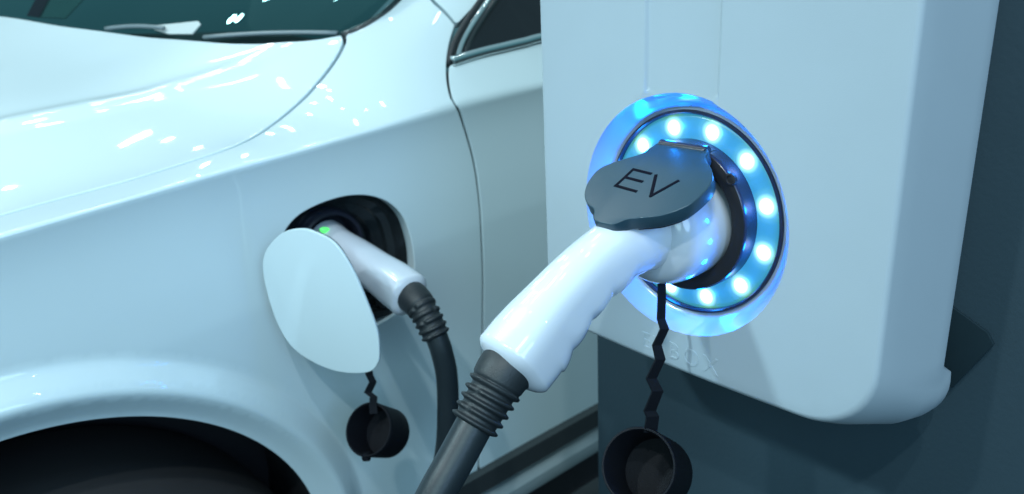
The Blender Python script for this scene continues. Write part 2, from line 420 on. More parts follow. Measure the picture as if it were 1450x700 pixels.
# extra points keep the wheel-arch flare crisp
ex = []
for d_ in (.008, .020, .029, .033, .037, .046, .055, .059, .064, .072):
    a_ = np.linspace(math.radians(-5), math.radians(150), int(150 * (AR + d_) / .3))
    p_ = np.c_[AC[0] + (AR + d_) * np.cos(a_), AC[1] + (AR + d_) * np.sin(a_)]; ex.append(np.c_[p_[:, 0], p_[:, 1] - crz(p_[:, 0])])
for dv in (-.012, -.008, -.004, 0, .004, .008, .012): ex.append(np.c_[np.arange(-.8, .8, .008), np.full(200, dv)])
ex = np.vstack(ex)
sheet('fender', fend, [open_uv], body, .009, M_PAINT, car, .034, .0016, extra=ex)
# door skin
wb = resample(spline(onbody([(641, 93), (662, 86), (700, 76), (740, 66), (762, 60), (800, 51)]), 4), .006)
wb = np.vstack([wb, [[.8, .052]]])
dr = offs(dgap, -G); dr = dr if dr[30][0] > dgap[30][0] else offs(dgap, G)
dr = dr[np.argmax(dr[:, 1] < wb[0][1]):]
door_o = np.vstack([dr[::-1], wb, [[.8, -.676 - crz(.8)]], [[dr[-1][0], -.706 - crz(dr[-1][0])]]])
sheet('door', door_o, [], body, .010, M_PAINT, car, .0045, .0012, extra=ex)
# A pillar cover, the small piece above the fender seam
sr = offs(seam, G); sr = sr if sr[-1][0] > seam[-1][0] else offs(seam, -G)
ap = np.vstack([sr, onbody([(649, 30), (657, 22), (674, 4), (686, -10)])])
sheet('pillar_cover', ap, [], body, .008, M_PAINT, car, .012, .0012)
# dark structure behind the panel gaps
gu, gv = np.meshgrid(np.arange(-.8, .8, .016), np.arange(-.52, .62, .012))
Q = np.c_[gu.ravel(), gv.ravel()]; P, N = body(Q); P = P - N * .010
oc = open_uv.mean(0); nx = gu.shape[1]; F = []
zc_ = np.where(Q[:, 1] < 0, crz(Q[:, 0]) + Q[:, 1], 0)
bad = (np.linalg.norm((Q - oc) / [.105, .11], axis=1) < 1) | ((np.hypot(Q[:, 0] - AC[0], zc_ - AC[1]) < AR + .012) & (Q[:, 1] < 0))
cowl_v = np.interp(Q[:, 0], c_uv[:, 0], c_uv[:, 1]); bad |= (Q[:, 1] > .05) & (Q[:, 0] > np.interp(Q[:, 1], [.05, .12, .15, .21, .3, .5, .7, 1], [.19, .14, .09, .03, -.03, -.115, -.22, -.3]))
for i in range(gu.shape[0] - 1):
    for j in range(nx - 1):
        q_ = (i * nx + j, i * nx + j + 1, (i + 1) * nx + j + 1, (i + 1) * nx + j)
        if not any(bad[k] for k in q_): F.append(q_)
build('inner_body', P, F, M_BLACK, car, False)
# wheel well, tyre, rim
ac3 = lambda u, z, w: cr(u, z, w)
rings = lathe(cr(AC[0], AC[1], .0), -CW, [(AR + .003, .045), (AR + .012, .05), (AR + .012, .26), (.05, .27)], 72)
V, F = loft(rings, False, True); build('wheel_arch_liner', V, F, M_BLACK, car, angle=40)
wh = bpy.data.objects.new('wheel', None); COL.objects.link(wh); wh.parent = car; wh.location = Vector(cr(AC[0] - .01, AC[1] - .135, -.10)) - car.location
V, F = loft(lathe(cr(AC[0] - .01, AC[1] - .135, -.14), CW, [(.22, -.10), (.31, -.10), (.330, -.085), (.335, -.03), (.335, .03), (.330, .075), (.31, .095), (.225, .09), (.22, -.10)], 72), False, False)
build('tyre', V, F, M_TYRE, wh, angle=40)
V, F = loft(lathe(cr(AC[0] - .01, AC[1] - .135, -.14), CW, [(.222, .07), (.21, .072), (.20, .03), (.08, .02), (.05, .05), (.001, .05)], 60), False, False)
build('rim', V, F, M_SILL, wh, angle=40)
# charging port: black bucket, socket, indicators
OM = body(open_uv)[0]; oc3 = OM.mean(0); o_in = -CW
rg = []
for sc_, dp in ((1.0, .010), (.985, .016), (.93, .022), (.90, .034), (.80, .038), (.78, .046), (.64, .050), (.60, .060), (.42, .062)):
    rg.append([oc3 + (p - oc3) * sc_ * 1.0 + o_in * dp for p in OM])
V, F = loft(rg, False, True); build('charge_port', V, F, M_TRIM, car, angle=30)
port = bpy.context.scene.objects['charge_port']
SO = cr(-.010, -.292, -.052)
plug_dir = cr(.0, -.318, .13) - cr(-.006, -.292, -.03); plug_dir /= np.linalg.norm(plug_dir)
V, F = loft(lathe(SO, CW, [(.043, -.01), (.043, .018), (.040, .022), (.036, .022), (.034, -.006)], 48), False, True)
build('socket', V, F, M_NAVY, port, angle=40)
for (a, b, w_) in (((453, 325), (469, 328), -.024), ((462, 339), (473, 348), -.020)):
    pa_, pb_ = [CAM + pix(q) * ((CO + w_ * CW - CAM) @ CW / (pix(q) @ CW)) for q in (a, b)]
    pp = [pa_ + (pb_ - pa_) * s_ for s_ in np.linspace(0, 1, 6)]
    V, F = loft(sweep(pp, [.0012, .0032, .0038, .0038, .0032, .0012], 12)); build('indicator_lamp', V, F, M_GREEN, port)
for (q, w_, hs) in (((548, 425), -.02, (.012, .006, .008)), ((541, 442), -.018, (.016, .004, .006)), ((560, 405), -.028, (.006, .014, .006))):
    c_ = CAM + pix(q) * ((CO + w_ * CW - CAM) @ CW / (pix(q) @ CW)); V, F = boxm(c_, (CU, UP, CW), hs)
    build('latch', V, F, M_RUB, port, False)
# the open flap
P1 = np.array([-.121, .02]); fe = np.array([.439, .898]); fn_ = np.array([-.898, .439])
fl2 = [(.042, -.236), (.024, -.248), (.010, -.263), (.004, -.280), (.005, -.305), (.013, -.340), (.029, -.366), (.058, -.380), (.091, -.385), (.124, -.380), (.137, -.368), (.141, -.352), (.141, -.330), (.133, -.300), (.121, -.268), (.103, -.242), (.078, -.232), (.061, -.231)]
fl2 = closed_spline(fl2, .004)
FD = fe[0] * CU + fe[1] * CW; FN = fn_[0] * CU + fn_[1] * CW
def flapfn(Q):
    Q = np.asarray(Q, float); x = Q[:, 0]; z = Q[:, 1]
    b = -.9 * (x - .07) ** 2 - .45 * (z + .31) ** 2
    P = CO + P1[0] * CU + P1[1] * CW + x[:, None] * FD + z[:, None] * UP + b[:, None] * FN
    N = FN + 1.8 * (x - .07)[:, None] * FD + .9 * (z + .31)[:, None] * UP
    return P, N / np.linalg.norm(N, axis=1)[:, None]
flap = sheet('charge_flap', fl2, [], flapfn, .008, M_PAINT, car, .003, .0010)
flap['label'] = 'open oval charging flap standing out from the fender'
Pb = flapfn(fl2 * [.97, 1] + [.002, 0])[0] - FN * .003
V = list(Pb); V2 = [p - FN * .003 for p in Pb]; V, F = loft([Pb, V2]); build('flap_liner', V, F, M_TRIM, flap, angle=30)
hp = [cr(-.070, -.31, -.02), cr(-.078, -.31, .02), CO + P1[0] * CU + P1[1] * CW + .045 * FD - .31 * UP - FN * .010]
V, F = loft(sweep(hp, [.007, .007, .006], 12)); build('hinge_arm', V, F, M_RUB, flap)
# sill: black trim strip, grey step, dark underside
def strip(prof, u0, u1, name, m, parent=car, nu=24):
    rings = []
    for u_ in np.linspace(u0, u1, nu):
        rings.append([cr(u_, z_ + .055 * (u_ - .2) , w_) for z_, w_ in prof])
    V, F = loft(rings); return build(name, V, F, m, parent, angle=30)
strip([(-.704, -.075), (-.706, -.046), (-.714, -.040), (-.744, -.038), (-.752, -.044), (-.753, -.075)], .11, .85, 'sill_trim', M_TRIM)
strip([(-.755, -.075), (-.757, -.036), (-.762, -.028), (-.774, -.026), (-.786, -.030), (-.790, -.038), (-.790, -.075)], .10, .85, 'sill_step', M_SILL)
strip([(-.60, -.07), (-.90, -.09), (-.95, -.5), (-.60, -.5)], -.02, .9, 'underbody', M_BLACK)
# side window, trims
wbp, wbn = body(wb)
inw = -CW
gbot = [p + np.array(UP) * .004 + inw * .008 for p in wbp]
gtop = [p + UP * .30 + inw * .15 + CU * .0 for p in wbp]
# front edge of the glass follows the pillar
pp_px = [(641, 93), (650, 62), (666, 33), (688, 0), (706, -28)]
pts = []
for q, w_ in zip(pp_px, (-.052, -.060, -.066, -.078, -.090)):
    r_ = pix(q); s_ = (CO + w_ * CW - CAM) @ CW / (r_ @ CW); pts.append(CAM + r_ * s_)
pts = spline(pts, 5)
gv = [p + inw * .006 for p in pts] + [pts[-1] + CU * .5 + UP * .05 + inw * .03] + [p for p in gbot[::-1]]
V = gv; build('side_window', V, [tuple(range(len(V)))], M_SIDEGL, car, False)
trim = [p + CW * .001 + UP * .005 for p in wbp]
V, F = loft(sweep(resample(trim, .01), [(.0045, .0062)] * len(resample(trim, .01)), 16, expo=3.2)); build('window_trim', V, F, M_CHROME, car, angle=50)
rub = [p - CW * .0005 - UP * .003 for p in wbp]
V, F = loft(sweep(resample(rub, .01), [.0028] * len(resample(rub, .01)), 12)); build('window_seal', V, F, M_RUB, car)
ptr = resample([p + CW * .001 + CU * .003 for p in pts], .01)
V, F = loft(sweep(ptr, [.0042] * len(ptr), 16)); build('pillar_trim', V, F, M_CHROME, car)
ptr = resample([p - CU * .007 + CW * -.001 for p in pts], .01)
V, F = loft(sweep(ptr, [.0045] * len(ptr), 12)); build('pillar_seal', V, F, M_RUB, car)
ptr = resample([p + CU * .016 + CW * -.002 - UP * .0 for p in pts[2:]], .01)
V, F = loft(sweep(ptr, [.005] * len(ptr), 12)); build('window_frame', V, F, M_TRIM, car)
# windshield
cw = body(c_uv)[0]; pl_ = body(pil)[0]
rise = np.array(CU) * .80 + UP * .60; rise /= np.linalg.norm(rise)
# lower edge tucks under the rear edge of the hood; right edge runs inside the pillar
low = [p - UP * .012 - rise * .012 for p in cw]
rgs = [[p + rise * d_ + UP * (-.03 * (d_ ** 2)) for p in low] for d_ in (0, .03, .08, .16, .30, .5)]
V, F = loft(rgs, False, False, False)
WG = bpy.data.materials.new('windshield_glass'); WG.use_nodes = True; n_ = WG.node_tree; n_.nodes.clear()
out = n_.nodes.new('ShaderNodeOutputMaterial'); mxs = n_.nodes.new('ShaderNodeMixShader'); gls = n_.nodes.new('ShaderNodeBsdfGlossy'); tr = n_.nodes.new('ShaderNodeBsdfTransparent'); fr = n_.nodes.new('ShaderNodeFresnel')
gls.inputs['Roughness'].default_value = .01; gls.inputs['Color'].default_value = (.28, .52, .52, 1); tr.inputs['Color'].default_value = (.20, .36, .36, 1); fr.inputs['IOR'].default_value = 1.6
n_.links.new(fr.outputs[0], mxs.inputs[0]); n_.links.new(tr.outputs[0], mxs.inputs[1]); n_.links.new(gls.outputs[0], mxs.inputs[2]); n_.links.new(mxs.outputs[0], out.inputs[0])
build('windshield', V, F, WG, car)
# the black edge band of the glass along the hood and the pillar
rgs = [[p + rise * d_ + UP * .0015 for p in low] for d_ in (.0, .012, .026)]
V, F = loft(rgs, False, False, False); build('glass_border', V, F, M_TRIM, car)
pr = resample(np.array([p - UP * .004 - CW * .006 for p in pl_]), .01)
V, F = loft(sweep(pr, [.008] * len(pr), 12)); build('pillar_moulding', V, F, M_TRIM, car)
# dashboard below the glass, label lying on it, cards coloured as a banner's reflection
dsh = [p - UP * .05 + rise * .02 for p in cw]; dsh2 = [p - UP * .06 + CU * .45 for p in cw]
V, F = loft([dsh, dsh2], False, False, False); build('dashboard', V, F, M_BLACK, car)
def quad_on(name, pxs, w_off, m, parent, lift=.0):
    """flat card lying just above the glass-side plane through the cowl"""
    c_ = low[len(low) // 2]; nn = np.cross(rise, low[-1] - low[0]); nn /= np.linalg.norm(nn); pts_ = []
    if nn @ UP < 0: nn = -nn
    for q in pxs:
        # windshield base is curved: nearest base point decides the plane
        r_ = pix(q); best = None
        for b_ in low[::3]:
            s_ = (b_ + nn * w_off - CAM) @ nn / (r_ @ nn); P_ = CAM + r_ * s_; dd = np.linalg.norm(np.cross(P_ - b_, rise))
            if best is None or dd < best[0]: best = (dd, P_)
        pts_.append(best[1])
    V = pts_ + [p - nn * .002 for p in pts_]; n2 = len(pts_)
    F = [tuple(range(n2)), tuple(range(2 * n2 - 1, n2 - 1, -1))] + [(i, (i + 1) % n2, (i + 1) % n2 + n2, i + n2) for i in range(n2)]
    return build(name, V, F, m, parent, False)
tag(quad_on('dashboard_label', [(222, 36), (280, 30), (284, 34), (272, 48), (238, 48), (218, 42)], .003, M_CARD, car), None)
quad_on('reflection_card', [(52, 24), (72, -12), (128, -12), (92, 26)], -.02, M_CARD, car)  # white part of a banner's reflection in the glass, made as a card
quad_on('reflection_card_red', [(38, 22), (56, -12), (74, -12), (54, 24)], -.016, M_RED, car)  # red part of the same reflection, put into a coloured card
# wipers
wp = []
for q0, q1, r_ in (((290, 53), (478, 47), .0055), ((150, 41), (232, 40), .0035)):
    ps = []
    for s_ in np.linspace(0, 1, 10):
        q = (q0[0] + (q1[0] - q0[0]) * s_, q0[1] + (q1[1] - q0[1]) * s_ - 3 * math.sin(math.pi * s_))
        rr = pix(q); b_ = low[int(np.clip(np.argmin([abs((CX + FPX * ((p - CAM) @ RIGHT) / ((p - CAM) @ FWD)) - q[0]) for p in low]), 0, len(low) - 1))]
        nn = np.cross(rise, low[-1] - low[0]); nn /= np.linalg.norm(nn); nn = nn if nn @ UP > 0 else -nn
        s2 = (b_ + nn * .008 - CAM) @ nn / (rr @ nn); ps.append(CAM + rr * s2)
    V, F = loft(sweep(ps, [(r_, .003)] * len(ps), 12)); build('wiper', V, F, M_SILL, car)

# ------------------------------------------------------------------ charging station
station = thing('charging_station', 'white wall charging station with a glowing blue ring of lamps around its socket', 'charging station', st(0, -1.86, -1.6))
HB = .28; CHD = .045
def face_n(t, z):
    ch = np.clip((.50 - np.abs(t - .0)) / .05, 0, 1); ch = ch * ch * (3 - 2 * ch) * np.clip((z + .2) / .3, 0, 1)
    return HB - CHD * ch
def outline(off, n_):
    """station section at depth n (ring units), counter-clockwise in (t, z)"""
    dep = .28 - n_
    zb = -1.86 - .36 * min(1, max(0, dep / .9))
    L, R_ = -2.18 - .04 * dep + off, 2.42 + .15 * dep - off; zb += off; zt = 5.2 - off
    rl, rr = .42 - off * .5, .78 - .25 * min(1, max(0, dep / .9)) - off * .5; pts = []
    for a in np.linspace(math.pi, 1.5 * math.pi, 12): pts.append((L + rl + rl * math.cos(a), zb + rl + rl * math.sin(a)))
    for a in np.linspace(0, 1, 14)[1:-1]: pts.append((L + rl + (R_ - rr - L - rl) * a, zb - .035 * math.sin(math.pi * a) * 1.0))
    for a in np.linspace(1.5 * math.pi, 2 * math.pi, 14): pts.append((R_ - rr + rr * math.cos(a), zb + rr + rr * math.sin(a)))
    for a in np.linspace(0, 1, 8)[1:-1]: pts.append((R_, zb + rr + (zt - .2 - zb - rr) * a))
    for a in np.linspace(0, .5 * math.pi, 6): pts.append((R_ - .2 + .2 * math.cos(a), zt - .2 + .2 * math.sin(a)))
    for a in np.linspace(.5 * math.pi, math.pi, 6): pts.append((L + .2 + .2 * math.cos(a), zt - .2 + .2 * math.sin(a)))
    for a in np.linspace(0, 1, 8)[1:-1]: pts.append((L, zt - .2 + (zb + rl - zt + .2) * a))
    return pts
fo = outline(.055, .28); npt = len(fo)
# shell
sec = [(.055, .28), (.040, .2775), (.024, .269), (.011, .256), (.003, .240), (0, .222), (0, .0), (0, -.2), (0, -.5), (0, -.75), (.0, -.88), (.012, -.915), (.04, -.94), (.12, -.955)]
rings = [[st(t_, z_, n_) for t_, z_ in outline(o_, n_)] for o_, n_ in sec]
shell = loft(rings, False, True)
# front face with the round opening and the shallow channel
def stfn(Q):
    Q = np.asarray(Q, float); e = .01
    n0 = face_n(Q[:, 0], Q[:, 1]); nt_ = (face_n(Q[:, 0] + e, Q[:, 1]) - face_n(Q[:, 0] - e, Q[:, 1])) / (2 * e)
    P = RC + S * (Q[:, :1] * Tt + Q[:, 1:2] * UP + n0[:, None] * Tn)
    N = Tn - nt_[:, None] * Tt; return P, N / np.linalg.norm(N, axis=1)[:, None]
RB = 1.40
circ = np.array([(RB * math.cos(a), RB * math.sin(a)) for a in np.linspace(0, 2 * math.pi, 128, endpoint=False)])
exl = np.array([(t_ * s_, z_) for t_ in (.44, .455, .47, .485, .50, .515) for s_ in (-1, 1) for z_ in np.arange(1.2, 5.1, .03)])
FV, FF = sheet('housing', np.array(fo), [circ], stfn, .14, M_STAT, station, edge=.12, extra=exl, rim=False)
# the shell follows the same outline points, so that the two weld into one surface
fo_a = np.vstack([fo, fo[:1]]); Lf = np.r_[0, np.cumsum(np.linalg.norm(np.diff(fo_a, axis=0), axis=1))]; mN = len(resample(np.array(fo), .12, True))
sf = np.linspace(0, Lf[-1], mN + 1)[:-1]; par = np.interp(sf, Lf, np.arange(len(Lf)))
def lip(z_, n_):      # the back reaches deeper along the bottom
    a_ = min(1, max(0, (-1.42 - z_) / .14)); return .27 * a_ * a_ * (3 - 2 * a_) * min(1, max(0, (.0 - n_) / .9))
rings = []
for o_, n_ in sec:
    oa = np.vstack([outline(o_, n_), outline(o_, n_)[:1]])
    rings.append([st(np.interp(k_, np.arange(len(oa)), oa[:, 0]), np.interp(k_, np.arange(len(oa)), oa[:, 1]), n_ - lip(np.interp(k_, np.arange(len(oa)), oa[:, 1]), n_)) for k_ in par])
shell = loft(rings, False, True)
V, F = joinm([(FV, FF), shell])
hs = build('housing', V, F, M_STAT, station, loc=st(0, 0, -.5))
bm = bmesh.new(); bm.from_mesh(hs.data); bmesh.ops.remove_doubles(bm, verts=bm.verts, dist=2e-5); bmesh.ops.recalc_face_normals(bm, faces=bm.faces)
bm.to_mesh(hs.data); bm.free(); hs.data.set_sharp_from_angle(angle=math.radians(50))
# bowl around the ring
prof = [(RB * 1.0, HB - .0), (RB - .012, HB - .02), (RB - .035, HB - .06), (1.335, .17), (1.29, .10), (1.25, .055), (1.215, .03), (1.19, .025)]
rg = []
for k_, (r_, h_) in enumerate(prof):
    row = []
    for a in np.linspace(0, 2 * math.pi, 160, endpoint=False):
        tt, zz = r_ * math.cos(a), r_ * math.sin(a); hh = h_
        lim = face_n(np.array([tt]), np.array([zz]))[0]
        if k_ < 3: hh = min(h_, lim - .02 * k_)
        row.append(st(tt, zz, hh))
    rg.append(row)
V, F = loft(rg, False, False); build('recess_bowl', V, F, M_BOWL, station)
# trim ring
V, F = loft([[st(r_ * math.cos(a), r_ * math.sin(a), h_) for a in np.linspace(0, 2 * math.pi, 128, endpoint=False)] for r_, h_ in
             ((1.195, .0), (1.195, .045), (1.185, .060), (1.165, .062), (1.15, .045), (1.145, .01))], False, False)
build('trim_ring', V, F, M_NAVY, station, angle=50)
# glowing diffuser with lamp positions
LEDPH = 2.351537781; LEDR = 1.0
DM = bpy.data.materials.new('glowing_diffuser'); DM.use_nodes = True; n_ = DM.node_tree; b_ = n_.nodes['Principled BSDF']
tc = n_.nodes.new('ShaderNodeTexCoord'); sp = n_.nodes.new('ShaderNodeSeparateXYZ'); n_.links.new(tc.outputs['Object'], sp.inputs[0])
def mth(op, a, b=None, c=None):
    x = n_.nodes.new('ShaderNodeMath'); x.operation = op
    for i, v_ in enumerate((a, b, c)):
        if v_ is None: continue
        if isinstance(v_, (int, float)): x.inputs[i].default_value = v_
        else: n_.links.new(v_, x.inputs[i])
    return x.outputs[0]
ang = mth('ARCTAN2', sp.outputs[0], sp.outputs[1])        # object axes: x = along face, y = up
an = mth('DIVIDE', mth('SUBTRACT', ang, LEDPH % (math.pi / 6)), math.pi / 6)
fr_ = mth('SUBTRACT', an, mth('ROUND', an)); arc = mth('MULTIPLY', fr_, math.pi / 6)
rad = mth('SQRT', mth('ADD', mth('POWER', sp.outputs[0], 2.0), mth('POWER', sp.outputs[1], 2.0)))
dr_ = mth('SUBTRACT', mth('DIVIDE', rad, S), LEDR)
dist = mth('SQRT', mth('ADD', mth('POWER', mth('ABSOLUTE', arc), 2.0), mth('POWER', mth('ABSOLUTE', dr_), 2.0)))
cr_ = n_.nodes.new('ShaderNodeValToRGB'); n_.links.new(mth('MULTIPLY', dist, 3.0), cr_.inputs[0])
ee = cr_.color_ramp.elements; ee[0].position = .0; ee[0].color = (2.2, 2.4, 2.3, 1); ee[1].position = 1; ee[1].color = (.035, .25, .40, 1)
for p_, c_ in ((.20, (1.6, 2.0, 1.5, 1)), (.30, (.42, .90, .42, 1)), (.43, (.09, .36, .20, 1)), (.62, (.04, .27, .34, 1))):
    q_ = ee.new(p_); q_.color = c_
n_.links.new(cr_.outputs[0], b_.inputs['Emission Color']); b_.inputs['Emission Strength'].default_value = 1.0
b_.inputs['Base Color'].default_value = (.02, .08, .12, 1); b_.inputs['Roughness'].default_value = .3
rr_ = [(r_, h_) for r_, h_ in ((.86, .0), (.90, .012), (1.0, .018), (1.10, .014), (1.15, .0), (1.15, -.05), (.86, -.05))]
Rm = Matrix(((Tt[0], 0, Tn[0]), (Tt[1], 0, Tn[1]), (0, 1, 0)))     # columns: t, up, n
Vl = [(r_ * S * math.cos(a), r_ * S * math.sin(a), h_ * S) for r_, h_ in rr_ for a in np.linspace(0, 2 * math.pi, 128, endpoint=False)]
_, F = loft([[0] * 128 for _ in rr_], False, False)
me = bpy.data.meshes.new('light_ring'); me.from_pydata(Vl, [], F); me.update(); me.materials.append(DM); me.polygons.foreach_set('use_smooth', [True] * len(F))
lr = bpy.data.objects.new('light_ring', me); COL.objects.link(lr); lr.parent = station
lr.location = Vector(RC) - station.location; lr.rotation_euler = Rm.to_euler()
for i in range(12):
    a = LEDPH - i * math.pi / 6       # cos -> t, sin -> up: angle measured from up in the fit
    t_, z_ = math.cos(a), math.sin(a)
    l = bpy.data.lights.new('ring_lamp', 'POINT'); l.energy = .050; l.color = (.0, .22, 1.0); l.shadow_soft_size = .004
    o = bpy.data.objects.new('ring_lamp', l); COL.objects.link(o); o.location = Vector(st(t_, z_, .11))
# socket housing: raised drum, black face, inner hole
V, F = loft([[st(r_ * math.cos(a), r_ * math.sin(a), h_) for a in np.linspace(0, 2 * math.pi, 128, endpoint=False)] for r_, h_ in
             ((.865, -.03), (.865, .19), (.862, .215), (.85, .228))], False, False)
build('socket_drum', V, F, M_NAVY, station, angle=60)
sock = bpy.context.scene.objects['socket_drum']
V, F = loft([[st(r_ * math.cos(a), r_ * math.sin(a), h_) for a in np.linspace(0, 2 * math.pi, 64, endpoint=False)] for r_, h_ in ((.85, .228), (.80, .234), (.70, .225), (.68, .20), (.68, -.1), (.01, -.1))], False, False)
build('socket_face', V, F, M_BLACK, sock, angle=60)
V, F = loft(lathe(st(.66, .55, .23), Tn, [(.0045, -.001), (.0042, .0012), (.003, .0014), (.0026, .0004), (.0001, .0003)], 20), False, False)
build('screw', V, F, M_BLACK, sock, angle=40)
# socket lid, hinged at the top of the drum and resting on the connector
TA = math.radians(26); LO = np.array([0, .8, .35])
LB = np.cos(TA) * Tn - np.sin(TA) * UP; LNn = np.sin(TA) * Tn + np.cos(TA) * UP; LO3 = st(*LO)
def lidp(a, b, h=0): return LO3 + S * (a * Tt + b * LB + h * LNn)
lo = [(-.56, .93), (-.665, .72), (-.68, .50), (-.54, .32), (-.37, .17), (-.30, .06), (-.29, -.06), (-.16, -.12), (.30, -.12), (.42, -.05), (.45, .05), (.62, .20), (.735, .36), (.765, .54), (.72, .79), (.55, .99), (.34, 1.10), (.22, 1.16), (.15, 1.25), (.09, 1.285), (-.09, 1.285), (-.17, 1.24), (-.25, 1.13), (-.40, 1.07)]
lo = closed_spline(lo, .035)
top = [lidp(a, b, 0) for a, b in lo]
lid = prism(top, -LNn * S * .15, M_LID, 'socket_lid', station, .0009, 3, angle=50)
# thicker lip around the underside
lo_in = [(a * .90, .55 + (b - .55) * .90) for a, b in lo]
rg = [[lidp(a, b, -.149) for a, b in lo_in], [lidp(a, b, -.21) for a, b in lo_in]]
V, F = loft(rg); build('lid_seal', V, F, M_NAVY, lid, angle=40)
# lid hinge
V, F = loft(sweep([st(t_, .80, .24) for t_ in np.linspace(-.26, .36, 8)], [S * .07] * 8, 16)); build('hinge', V, F, M_NAVY, lid, angle=60)
V, F = joinm([boxm(st(-.2, .74, .16), (Tt, UP, Tn), (S * .05, S * .06, S * .10)), boxm(st(.30, .74, .16), (Tt, UP, Tn), (S * .05, S * .06, S * .10))])
build('hinge_bracket', V, F, M_NAVY, lid, False)
def stroke(a, b, w):
    a = np.array(a); b = np.array(b); d = b - a; d = d / np.linalg.norm(d); nrm = np.array([-d[1], d[0]]) * w * .5; a = a - d * w * .5; b = b + d * w * .5
    q = [a + nrm, b + nrm, b - nrm, a - nrm]; h0, h1 = -.004, .0035
    V = [lidp(x, y, h1) for x, y in q] + [lidp(x, y, h0) for x, y in q]
    return V, [(0, 1, 2, 3), (7, 6, 5, 4), (0, 4, 5, 1), (1, 5, 6, 2), (2, 6, 7, 3), (3, 7, 4, 0)]
sw = .036
V, F = joinm([stroke((-.265, .725), (-.25, .425), sw), stroke((-.245, .425), (-.0, .440), sw), stroke((-.255, .570), (-.01, .585), sw), stroke((-.265, .725), (.03, .745), sw),
              stroke((.085, .455), (.25, .765), sw), stroke((.385, .475), (.25, .765), sw)])
V = [np.asarray(v) + LNn * (.00002 * (i // 8)) for i, v in enumerate(V)]
build('lettering', V, F, M_LETTER, lid, False)
# raised maker's lettering along the lower edge
def text_mesh(txt, height, depth):
    cu = bpy.data.curves.new('lettering_curve', 'FONT'); cu.body = txt; cu.size = height / .70; cu.extrude = depth; cu.space_character = 1.25; cu.bevel_depth = depth * .35
    ob = bpy.data.objects.new('tmp', cu); COL.objects.link(ob); bpy.context.view_layer.update()
    me_ = bpy.data.meshes.new_from_object(ob.evaluated_get(bpy.context.evaluated_depsgraph_get())); V_ = [tuple(v.co) for v in me_.vertices]; F_ = [tuple(p.vertices) for p in me_.polygons]
    bpy.data.objects.remove(ob); bpy.data.curves.remove(cu); bpy.data.meshes.remove(me_); return np.array(V_), F_
V_, F_ = text_mesh('EVBOX', .21, .0045)
V_[:, 0] *= 1.12 / (V_[:, 0].max() - V_[:, 0].min())
W_ = [st(-.49 + x, -1.765 + y, HB + z_ - .001) for x, y, z_ in V_]
build('lettering', W_, F_, M_STAT, station, False)
# thin dark plate behind the right flank
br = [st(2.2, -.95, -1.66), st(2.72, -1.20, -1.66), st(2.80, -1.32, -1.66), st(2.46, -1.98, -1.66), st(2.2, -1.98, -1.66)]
M_PLATE = mat('dark_plate_matt', (.012, .026, .034), .7, spec=.15, noise_amt=.1)
prism(br, -Tn * S * .04, M_PLATE, 'dark_plate', station, .0006)

# ------------------------------------------------------------------ charging connectors
def connector(label, loc, path, radii, bosspath, bossr, cable, cable_r, upv, expo, ridge=None):
    t_ = thing('charging_connector', label, 'charging connector', loc)
    P = spline(path, 10); k = np.linspace(0, 1, len(P)); kk = np.linspace(0, 1, len(path))
    ra = np.interp(k, kk, [r[0] for r in radii]); rb = np.interp(k, kk, [r[1] for r in radii]); ex_ = np.interp(k, kk, expo)
    ker = np.ones(5) / 5
    ra = np.convolve(np.pad(ra, 2, mode='edge'), ker, 'valid'); rb = np.convolve(np.pad(rb, 2, mode='edge'), ker, 'valid')
    # rounded end
    T = P[-1] - P[-2]; T /= np.linalg.norm(T); r_e = min(ra[-1], rb[-1]); ends = []
    for s_ in (.04, .10, .18, .26, .30):
        ends.append((P[-1] + T * r_e * s_, s_))
    Pp = np.vstack([P, [e_[0] for e_ in ends]])
    sc_ = [1 - .018, 1 - .06, 1 - .15, 1 - .30, 1 - .42]
    ra = np.r_[ra, [ra[-1] * s_ for s_ in sc_]]; rb = np.r_[rb, [rb[-1] * s_ for s_ in sc_]]; ex_ = np.r_[ex_, [ex_[-1]] * 5]
    L = np.r_[0, np.cumsum(np.linalg.norm(np.diff(Pp, axis=0), axis=1))]; L /= L[-1]
    fn2 = (lambda i, a: 1 + ridge(L[i], a)) if ridge else None
    rings = sweep(Pp, list(zip(ra, rb)), 56, upv, ex_, roll_fn=fn2)
    V, F = loft(rings); g = build('handle', V, F, M_GUN, t_, angle=60)
    # black boot with ribs
    B = resample(spline(bosspath, 10), .0006); nB = len(B); s = np.linspace(0, 1, nB); r = np.interp(s, bossr[0], bossr[1])
    rib = np.zeros(nB)
    for c_ in np.linspace(.44, .96, 5): rib += np.exp(-((s - c_) / .032) ** 4) * bossr[2]
    def slots(i, a):
        k_ = int(np.argmin(np.abs(np.linspace(.44, .96, 5) - s[i]))); ph_ = 1.2 * (k_ % 2) + .5
        g_ = math.exp(-((((a - ph_ + math.pi / 2) % math.pi) - math.pi / 2) / .16) ** 4)
        return 1 - g_ * rib[i] / (r[i] + rib[i]) * .85
    rings = sweep(B, r + rib, 64, upv, roll_fn=slots); V, F = loft(rings); build('strain_relief', V, F, M_RUB, t_, angle=60)
    C_ = resample(spline(cable, 10), .004); V, F = loft(sweep(C_, [cable_r] * len(C_), 32, upv)); build('cable', V, F, M_CABLE, t_)
    return t_
pt = lambda n, z, t=0: st(t, z, n)
